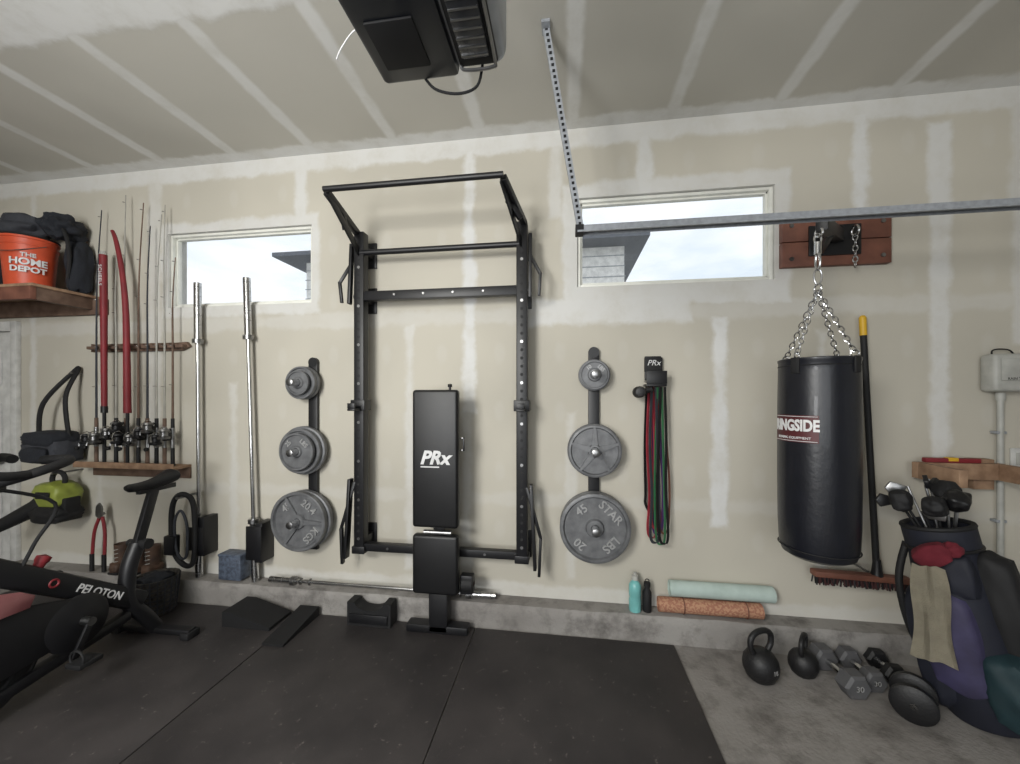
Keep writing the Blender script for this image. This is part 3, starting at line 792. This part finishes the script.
w = rolled('rolled_yoga_mat', .645, 1.24, -.055, .310, .050, MATT); w.done()
w = rolled('rolled_yoga_mat', .575, 1.17, -.066, .211, .047, MATB)
for xx in (.72, 1.08): w.torus((xx, -.066, .211), (1, 0, 0), .0475, .003, WOODR, 30, 6)
w.done()

# ------------------------------------------------------------------ bands
w = M('resistance_band_hanger')
hx = .555
w.b2(hx-.05, hx+.05, -.02, -.001, 1.60, 1.76, BLK, .004)
w.b2(hx-.055, hx+.055, -.035, -.02, 1.66, 1.75, BLK2, .003)
w.text('PRx', .05, basis((hx, -.0362, 1.715), (1, 0, 0), (0, 0, 1), (0, -1, 0)), WHITE, .0006, shear=.3)
for k in range(5): w.cyl((hx-.05+.025*k, -.02, 1.60), (hx-.05+.025*k, -.12, 1.60), .005, STEEL, seg=10)
w.b2(hx-.06, hx+.06, -.125, -.118, 1.58, 1.66, BLK, .002); w.b2(hx-.06, hx+.06, -.12, -.02, 1.565, 1.58, BLK, .003)
w.done()
w = M('resistance_bands')
for j, (m_, xo, zb, wd, yy) in enumerate([(BLK2, -.03, .78, .034, -.04), (PINKB, -.02, .62, .03, -.06), (PINKB, .0, .68, .024, -.075), (PURPB, .015, .64, .04, -.05), (GREENB, .025, .59, .026, -.085), (BLK2, .04, .60, .032, -.1), (WOODR, .05, .65, .024, -.065), (GRYFAB, -.01, .60, .034, -.09)]):
    x = hx+xo
    L_ = [(x-.012, yy, 1.562), (x-.024, yy, 1.2), (x-.020+.012*math.sin(j), yy, .9), (x-.022, yy-.004, zb+.05), (x+.005, yy-.004, zb), (x+.03, yy-.004, zb+.05), (x+.028+.012*math.cos(j*2), yy, .95), (x+.02, yy, 1.25), (x+.012, yy, 1.562)]
    w.ribbon(smoothp(L_, 6), wd*.6, .004, (.8, .6, 0), m_)
w.done()
w = M('massage_gun')
w.lathe([(0, 0), (.03, .004), (.036, .03), (.034, .07), (.03, .10), (.015, .11), (.012, .13), (0, .13)], (.455, -.06, 1.53), (-.1, -.99, 0), BLK2, 24)
w.lathe([(0, 0), (.026, .008), (.034, .03), (.026, .05), (0, .058)], (.442, -.185, 1.53), (-.1, -.99, 0), IRONB, 24)
w.tube([(.475, -.10, 1.53), (.53, -.128, 1.55)], .017, BLK2, 12); w.cyl((.455, -.001, 1.53), (.455, -.08, 1.53), .01, STEEL)
w.done()

# ------------------------------------------------------------------ punching bag
w = M('punching_bag_mount')
w.b2(1.30, 1.885, -.04, -.001, 2.285, 2.43, WOODR, .003); w.b2(1.30, 1.885, -.04, -.001, 2.435, 2.58, WOODR, .003)
w.b2(1.44, 1.72, -.052, -.04, 2.34, 2.52, BLK, .004)
for a in (1.35, 1.84):
    for z in (2.33, 2.53): w.cyl((a, -.04, z), (a, -.046, z), .012, STEEL, seg=12)
w.beam((1.60, -.05, 2.45), (1.276, -.44, 2.37), .05, .07, BLK)
w.beam((1.50, -.05, 2.36), (1.42, -.27, 2.38), .03, .03, BLK)
w.torus((1.276, -.42, 2.335), (1, .3, 0), .02, .006, CHROME, 18, 8)
w.torus((1.66, -.09, 2.46), (1, 0, 0), .03, .006, CHROME, 18, 8)
w.chain((1.66, -.09, 2.44), (1.66, -.09, 2.25), CHROME, .036, .004)
w.done()
w = M('punching_bag')
px, py, R = 1.27, -.42, .168
q = R/.2
w.lathe([(0, .69), (.10*q, .691), (.15*q, .696), (.18*q, .712), (.194*q, .75), (.2*q, .87), (.203*q, 1.15), (.202*q, 1.45), (.199*q, 1.62), (.197*q, 1.672), (.201*q, 1.678), (.201*q, 1.69), (.19*q, 1.694), (.185*q, 1.68), (.12*q, 1.665), (0, 1.66)], (px, py, 0), (0, 0, 1), LEATHER, 64)
for z in (1.655, .745): w.torus((px, py, z), (0, 0, 1), .1975*q, .003, BLK2, 64, 6)
for k in range(4):
    a = 2*PI*k/4+.5; c, s_ = math.cos(a), math.sin(a)
    w.torus((px+c*.158, py+s_*.158, 1.705), (-s_, c, 0), .017, .004, CHROME, 16, 6)
    w.box((px+c*.169, py+s_*.169, 1.655), (.010, .04, .08), BLK2, rot=(0, 0, a), bev=.003)
    w.chain((px+c*.155, py+s_*.155, 1.715), (px, py, 2.04), CHROME, .034, .0030)
w.torus((px, py, 2.05), (1, .2, 0), .022, .005, CHROME, 18, 8)
w.tube([(px+.018*math.cos(t), py, 2.11+.04*math.sin(t)) for t in [2*PI*k/16 for k in range(16)]], .005, CHROME, 8, True)
w.tube([(px, py+.018*math.cos(t), 2.19+.045*math.sin(t)) for t in [2*PI*k/16 for k in range(16)]], .006, CHROME, 8, True)
w.cyl((px, py, 2.225), (px, py, 2.285), .016, CHROME, seg=16)
w.tube([(px+.016*math.cos(t), py, 2.30+.03*math.sin(t)) for t in [2*PI*k/16 for k in range(16)]], .005, CHROME, 8, True)
AZ = math.radians(204); RL = .203*q
def lw(v): return (px+(RL+.0022+v.z)*math.cos(AZ+v.x/RL), py+(RL+.0022+v.z)*math.sin(AZ+v.x/RL), 1.345+v.y)
tb = bmesh.new(); rr = []
for i in range(25):
    x = -.115+.225*i/24; rr.append([tb.verts.new(lw(Vector((x, y, 0)))) for y in (-.066, .066)])
for a, b in zip(rr, rr[1:]): tb.faces.new((a[0], b[0], b[1], a[1]))
w.merge(tb, mat('label_red', C(84,34,38), .5))
w.text('RINGSIDE', .050, None, WHITE, .001, warp=lambda v: lw(Vector((v.x+.004, v.y*1.5+.014, v.z+.003))), bold=.002)
w.text('BOXING EQUIPMENT', .017, None, WHITE, .001, warp=lambda v: lw(Vector((v.x, v.y-.045, v.z+.003))))
for zz in (-.06, .06):
    w.tube([lw(Vector((-.11+.215*i/24, zz, .002))) for i in range(25)], .0015, WHITE, 6)
w.done()

# ------------------------------------------------------------------ push broom
w = M('push_broom')
w.cyl((1.73, -.05, 1.86), (1.765, -.10, .47), .016, BLK2, seg=14); w.cyl((1.728, -.047, 1.965), (1.73, -.05, 1.86), .0175, YEL, seg=14)
w.lathe([(0, 0), (.0175, 0), (.010, .012), (0, .014)], (1.728, -.047, 1.965), (0, 0, 1), YEL, 14)
w.box((1.68, -.10, .47), (.50, .06, .035), WOODR, rot=(0, .03, 0), bev=.008)
w.lathe([(.018, 0), (.024, .06), (.03, .09), (0, .09)], (1.765, -.10, .57), (0, 0, -1), BLK, 16)
for k in range(60):
    x = 1.445+.47*k/59
    for yy in (-.118, -.10, -.082):
        w.cyl((x, yy, .465-(x-1.68)*.03), (x+random.uniform(-.012, .012), yy+random.uniform(-.01, .01), .41-(x-1.68)*.03), .004, BRISTLE if k % 3 else BLK2, seg=5)
w.cyl((1.70, -.001, .51), (1.70, -.13, .51), .006, STEEL)
w.done()

# ------------------------------------------------------------------ right wall items
w = M('irrigation_controller')
w.box((2.45, -.055, 1.635), (.21, .09, .21), BEIGE, bev=.02, seg=3); w.box((2.45, -.103, 1.65), (.16, .006, .12), BEIGE, bev=.004)
w.text('RAIN TIMER', .02, basis((2.45, -.1065, 1.60), (1, 0, 0), (0, 0, 1), (0, -1, 0)), BLK2, .0004)
w.tube(smoothp([(2.39, -.035, 1.73), (2.39, -.035, 1.76), (2.42, -.035, 1.77), (2.47, -.035, 1.765), (2.5, -.03, 1.74)]), .004, BLK2)
w.done()
w = M('conduit_pipe')
w.cyl((2.43, -.035, 1.525), (2.43, -.035, .35), .014, BEIGE, seg=16)
w.cyl((2.43, -.035, 1.48), (2.43, -.035, 1.525), .02, BEIGE, seg=16)
for z in (1.3, .8): w.box((2.43, -.025, z), (.05, .04, .015), GALV, bev=.003)
w.done()
w = M('wall_outlet')
w.box((2.545, -.007, 1.15), (.08, .01, .12), DOORM, bev=.003); w.box((2.545, -.014, 1.15), (.036, .006, .07), BEIGE, bev=.002); w.done()
w = M('lumber_bracket')
w.b2(1.97, 2.40, -.098, -.06, 1.04, 1.13, WOOD, .003); w.b2(2.28, 2.38, -.059, -.001, .98, 1.15, WOOD, .003)
w.b2(2.36, 2.398, -.33, -.10, 1.04, 1.13, WOOD, .003)
w.b2(1.97, 2.01, -.33, -.10, 1.04, 1.13, WOOD, .003)
w.done()
w = M('spirit_level')
w.box((2.15, -.08, 1.144), (.27, .03, .025), RED, bev=.004); w.box((2.15, -.08, 1.15), (.05, .032, .02), YEL, bev=.002)
w.done()

# ------------------------------------------------------------------ golf bag
w = M('golf_bag')
base = Vector((1.95, -.50, .02)); topp = Vector((1.81, -.40, .88)); ax = (topp-base).normalized()
xdir = Vector((-.78, -.62, 0)); xdir = (xdir-ax*xdir.dot(ax)).normalized(); ydir = ax.cross(xdir)
w.T = basis(base, xdir, ydir, ax)
w.lathe([(0, 0), (.13, 0), (.145, .02), (.15, .25), (.14, .55), (.125, .75), (.13, .78), (.13, .84), (.13, .87), (.115, .88), (.11, .84), (0, .82)], (0, 0, 0), (0, 0, 1), NAVY, 40)
w.torus((0, 0, .87), (0, 0, 1), .122, .012, BLK2, 36, 8)
w.torus((0, 0, .77), (0, 0, 1), .13, .008, BLK, 36, 8)
w.blob((.08, -.03, .36), (.20, .22, .50), PURP, .08, 2, 3, box=.4)
w.blob((.06, .12, .19), (.24, .18, .32), TEAL, .08, 2, 4, box=.45)
w.blob((.0, .14, .52), (.16, .16, .5), BLK2, .1, 2, 9, box=.4)
w.blob((.05, -.11, .30), (.20, .14, .56), NAVY, .08, 2, 5, box=.45)
w.blob((.08, .03, .66), (.12, .16, .22), NAVY, .08, 2, 6, box=.45)
w.tube(smoothp([(.03, -.12, .78), (.09, -.17, .6), (.07, -.18, .35), (.03, -.14, .2)]), .016, BLK2, 10)
for s_ in (-1, 1):
    w.tube([(.08, s_*.08, .80), (.02, s_*.16, .05)], .007, STEEL, 8)
for k, (a, b, hh) in enumerate([(.07, .03, .96), (.03, .08, .98), (-.02, .05, 1.01), (.06, -.06, .98), (-.02, -.06, 1.05), (-.06, 0, 1.08), (.08, -.01, .95), (0, 0, 1.06), (-.07, .07, 1.0), (.03, -.09, 1.0)]):
    w.tube([(a*.7, b*.7, .84), (a*1.2, b*1.2, hh)], .006, STEEL if k % 3 else BLK2, 8)
    if k < 4: w.blob((a*1.3+.02, b*1.3, hh+.02), (.105, .085, .09), BLK2 if k != 1 else VINYL, .15, 2, k, rot=(k, .5*k, 0), box=.3)
    else:
        an = k*1.3
        w.prism([(0, 0), (.02, -.03), (.075, -.038), (.088, .0), (.06, .03)], (a*1.2, b*1.2, hh), (math.cos(an), math.sin(an), 0), (0, 0, 1), .018, BLK if k % 2 else STEEL, .003)
w.done()
w = M('head_cover'); w.T = basis(base, xdir, ydir, ax)
w.blob((.185, .0, .77), (.08, .15, .10), REDF, .15, 2, 3, box=.3, rot=(.5, .2, 0)); w.blob((.17, .07, .80), (.06, .07, .07), REDF, .2, 2, 1)
w.done()
w = M('hand_towel'); w.T = basis(base, xdir, ydir, ax)
tb = bmesh.new(); rows = []
for i in range(25):
    t = i/24; row = []
    for j in range(17):
        u = j/16-.5; wd = .075+.035*t+.01*math.sin(t*7)
        fold = .007*math.sin(u*11+t*2)+.003*math.sin(u*21-t*4)
        row.append(tb.verts.new((.225+fold-.02*math.sin(t*2.5), -.01+u*wd*1.35-.075*t, .73-.44*t+.02*abs(u)*math.sin(9*u+t))))
    rows.append(row)
for a, b in zip(rows, rows[1:]):
    for k in range(16): tb.faces.new((a[k], a[k+1], b[k+1], b[k]))
bmesh.ops.solidify(tb, geom=list(tb.faces), thickness=.006)
w.merge(tb, TOWEL); w.done()

# ------------------------------------------------------------------ kettlebells & dumbbells
def kettlebell(x, y, r, yaw=0, m=IRONB, lab=True):
    w = M('kettlebell'); w.T = Matrix.Translation((x, y, 0)) @ Matrix.Rotation(yaw, 4, 'Z')
    w.lathe([(0, 0), (r*.55, 0), (r*.8, r*.22), (r*.97, r*.62), (r, r*.95), (r*.93, r*1.32), (r*.72, r*1.65), (r*.4, r*1.85), (0, r*1.92)], (0, 0, 0), (0, 0, 1), m, 40)
    w.tube(smoothp([(-r*.45, 0, r*1.6), (-r*.80, 0, r*2.05), (-r*.78, 0, r*2.65), (-r*.35, 0, r*2.95), (r*.35, 0, r*2.95), (r*.78, 0, r*2.65), (r*.80, 0, r*2.05), (r*.45, 0, r*1.6)], 6), r*.17, m, 14)
    if lab: w.text('16', r*.35, basis((0, -r*.985, r*.98), (1, 0, 0), (0, 0, 1), (0, -1, 0)), IRONL, .002)
    w.done()
kettlebell(1.03, -.36, .086, .45)
kettlebell(1.275, -.29, .070, .9, lab=False)
def hexd(x, y, yaw, hr, L, m, nseg=6, name='hex_dumbbell'):
    w = M(name); zc = hr*.866 if nseg == 6 else hr
    w.T = Matrix.Translation((x, y, zc)) @ Matrix.Rotation(yaw, 4, 'Z')
    w.tube(smoothp([(0, -L/2, 0), (0, -L/4, 0), (0, 0, 0), (0, L/4, 0), (0, L/2, 0)], 4), [.014, .014, .014, .014, .015, .0155, .016, .0165, .017, .0165, .016, .0155, .015, .014, .014, .014, .014], CHROME, 14)
    for s_ in (-1, 1):
        hd = L*.3; tb = bmesh.new()
        prof = [(hr*.8, -hd/2), (hr, -hd/2+.012), (hr, hd/2-.012), (hr*.8, hd/2)]
        rings = [[tb.verts.new((q_*math.cos(2*PI/nseg*k), h, q_*math.sin(2*PI/nseg*k))) for k in range(nseg)] for q_, h in prof]
        for A_, B_ in zip(rings, rings[1:]):
            for k in range(nseg): tb.faces.new((A_[k], A_[(k+1) % nseg], B_[(k+1) % nseg], B_[k]))
        tb.faces.new(rings[0]); tb.faces.new(rings[-1][::-1])
        w.merge(tb, m, Matrix.Translation((0, s_*(L/2-hd/2), 0)), smooth=nseg > 6)
    if nseg == 6: w.text('30', hr*.6, basis((0, -L/2-.001, 0), (1, 0, 0), (0, 0, 1), (0, -1, 0)), IRONL, .001)
    w.done()
hexd(1.425, -.31, .10, .066, .29, HEXG)
hexd(1.56, -.27, .02, .058, .24, HEXG)
hexd(1.71, -.23, -.05, .055, .18, IRONB)
hexd(1.625, -.51, -.66, .083, .16, IRONB, 40, 'round_dumbbell')

# ------------------------------------------------------------------ outside
w = M('neighbour_house')
w.b2(-5.5, 1.12, 5.0, 12, -.2, 4.38, SIDING)
for k in range(22): w.b2(-5.52, 1.14, 4.985, 5.0, .2*k, .2*k+.012, GALV)
w.b2(-5.95, 1.5, 4.55, 12.4, 4.38, 4.46, ROOFM, .0)
tb = bmesh.new()
v = [tb.verts.new(p) for p in [(-5.95, 4.55, 4.46), (1.5, 4.55, 4.46), (1.5, 12.4, 4.46), (-5.95, 12.4, 4.46), (-3.1, 8.4, 4.9), (-1.3, 8.4, 4.9)]]
for f in [(0, 1, 5, 4), (1, 2, 5), (2, 3, 4, 5), (3, 0, 4)]: tb.faces.new([v[i] for i in f])
w.merge(tb, ROOFM, smooth=False)
w.done()
w = M('ground_outside', keep=True); w.b2(-30, 30, .3, 40, -.3, -.2, mat('driveway', C(196,196,190), .95)); w.done()

# ------------------------------------------------------------------ world, lights, camera
wd = bpy.data.worlds.new('sky'); sc.world = wd; wd.use_nodes = True
N = wd.node_tree.nodes; L = wd.node_tree.links; bg = N['Background']
tc = N.new('ShaderNodeTexCoord'); no = N.new('ShaderNodeTexNoise'); no.inputs['Scale'].default_value = 5; no.inputs['Detail'].default_value = 6
mp = N.new('ShaderNodeMapping'); mp.inputs['Scale'].default_value = (1, 1, 3); L.new(tc.outputs['Generated'], mp.inputs[0]); L.new(mp.outputs[0], no.inputs['Vector'])
cr = N.new('ShaderNodeValToRGB'); cr.color_ramp.elements[0].position = .35; cr.color_ramp.elements[0].color = C(214,226,236); cr.color_ramp.elements[1].position = .62; cr.color_ramp.elements[1].color = C(240,244,248)
L.new(no.outputs['Fac'], cr.inputs[0]); L.new(cr.outputs[0], bg.inputs[0]); bg.inputs[1].default_value = 1.3

def area(name, loc, tgt, size, sy, P, col):
    l = bpy.data.lights.new(name, 'AREA'); l.shape = 'RECTANGLE'; l.size = size; l.size_y = sy; l.energy = P; l.color = col
    o = bpy.data.objects.new(name, l); o.location = loc; o.rotation_euler = (Vector(tgt)-Vector(loc)).to_track_quat('-Z', 'Y').to_euler(); COL.objects.link(o)
area('shop_light', (-1.6, -3.9, 2.5), (-.6, 0, 1.3), 1.1, .7, 104, (1, .99, .95))
area('fill_light', (.2, -5.3, 1.7), (-.5, 0, 1.9), 2.5, 1.8, 54, (.92, .96, 1))  # added fill aimed at the back wall; there is no doorway behind it
area('ceiling_fill', (-1.6, -4.4, 1.3), (-.9, -1.2, 3.27), .8, .8, 54, (.98, .99, 1))  # added uplight to brighten the ceiling, not an actual lamp in the garage

cam = bpy.data.cameras.new('camera'); co = bpy.data.objects.new('camera', cam); COL.objects.link(co)
cam.sensor_width = 36; cam.lens = 385/1020*36; cam.shift_y = 15/1020; cam.clip_start = .02
co.location = (0, -2.575, 1.5); co.rotation_euler = (math.radians(90), 0, math.radians(8.13))
sc.camera = co
sc.view_settings.view_transform = 'Standard'
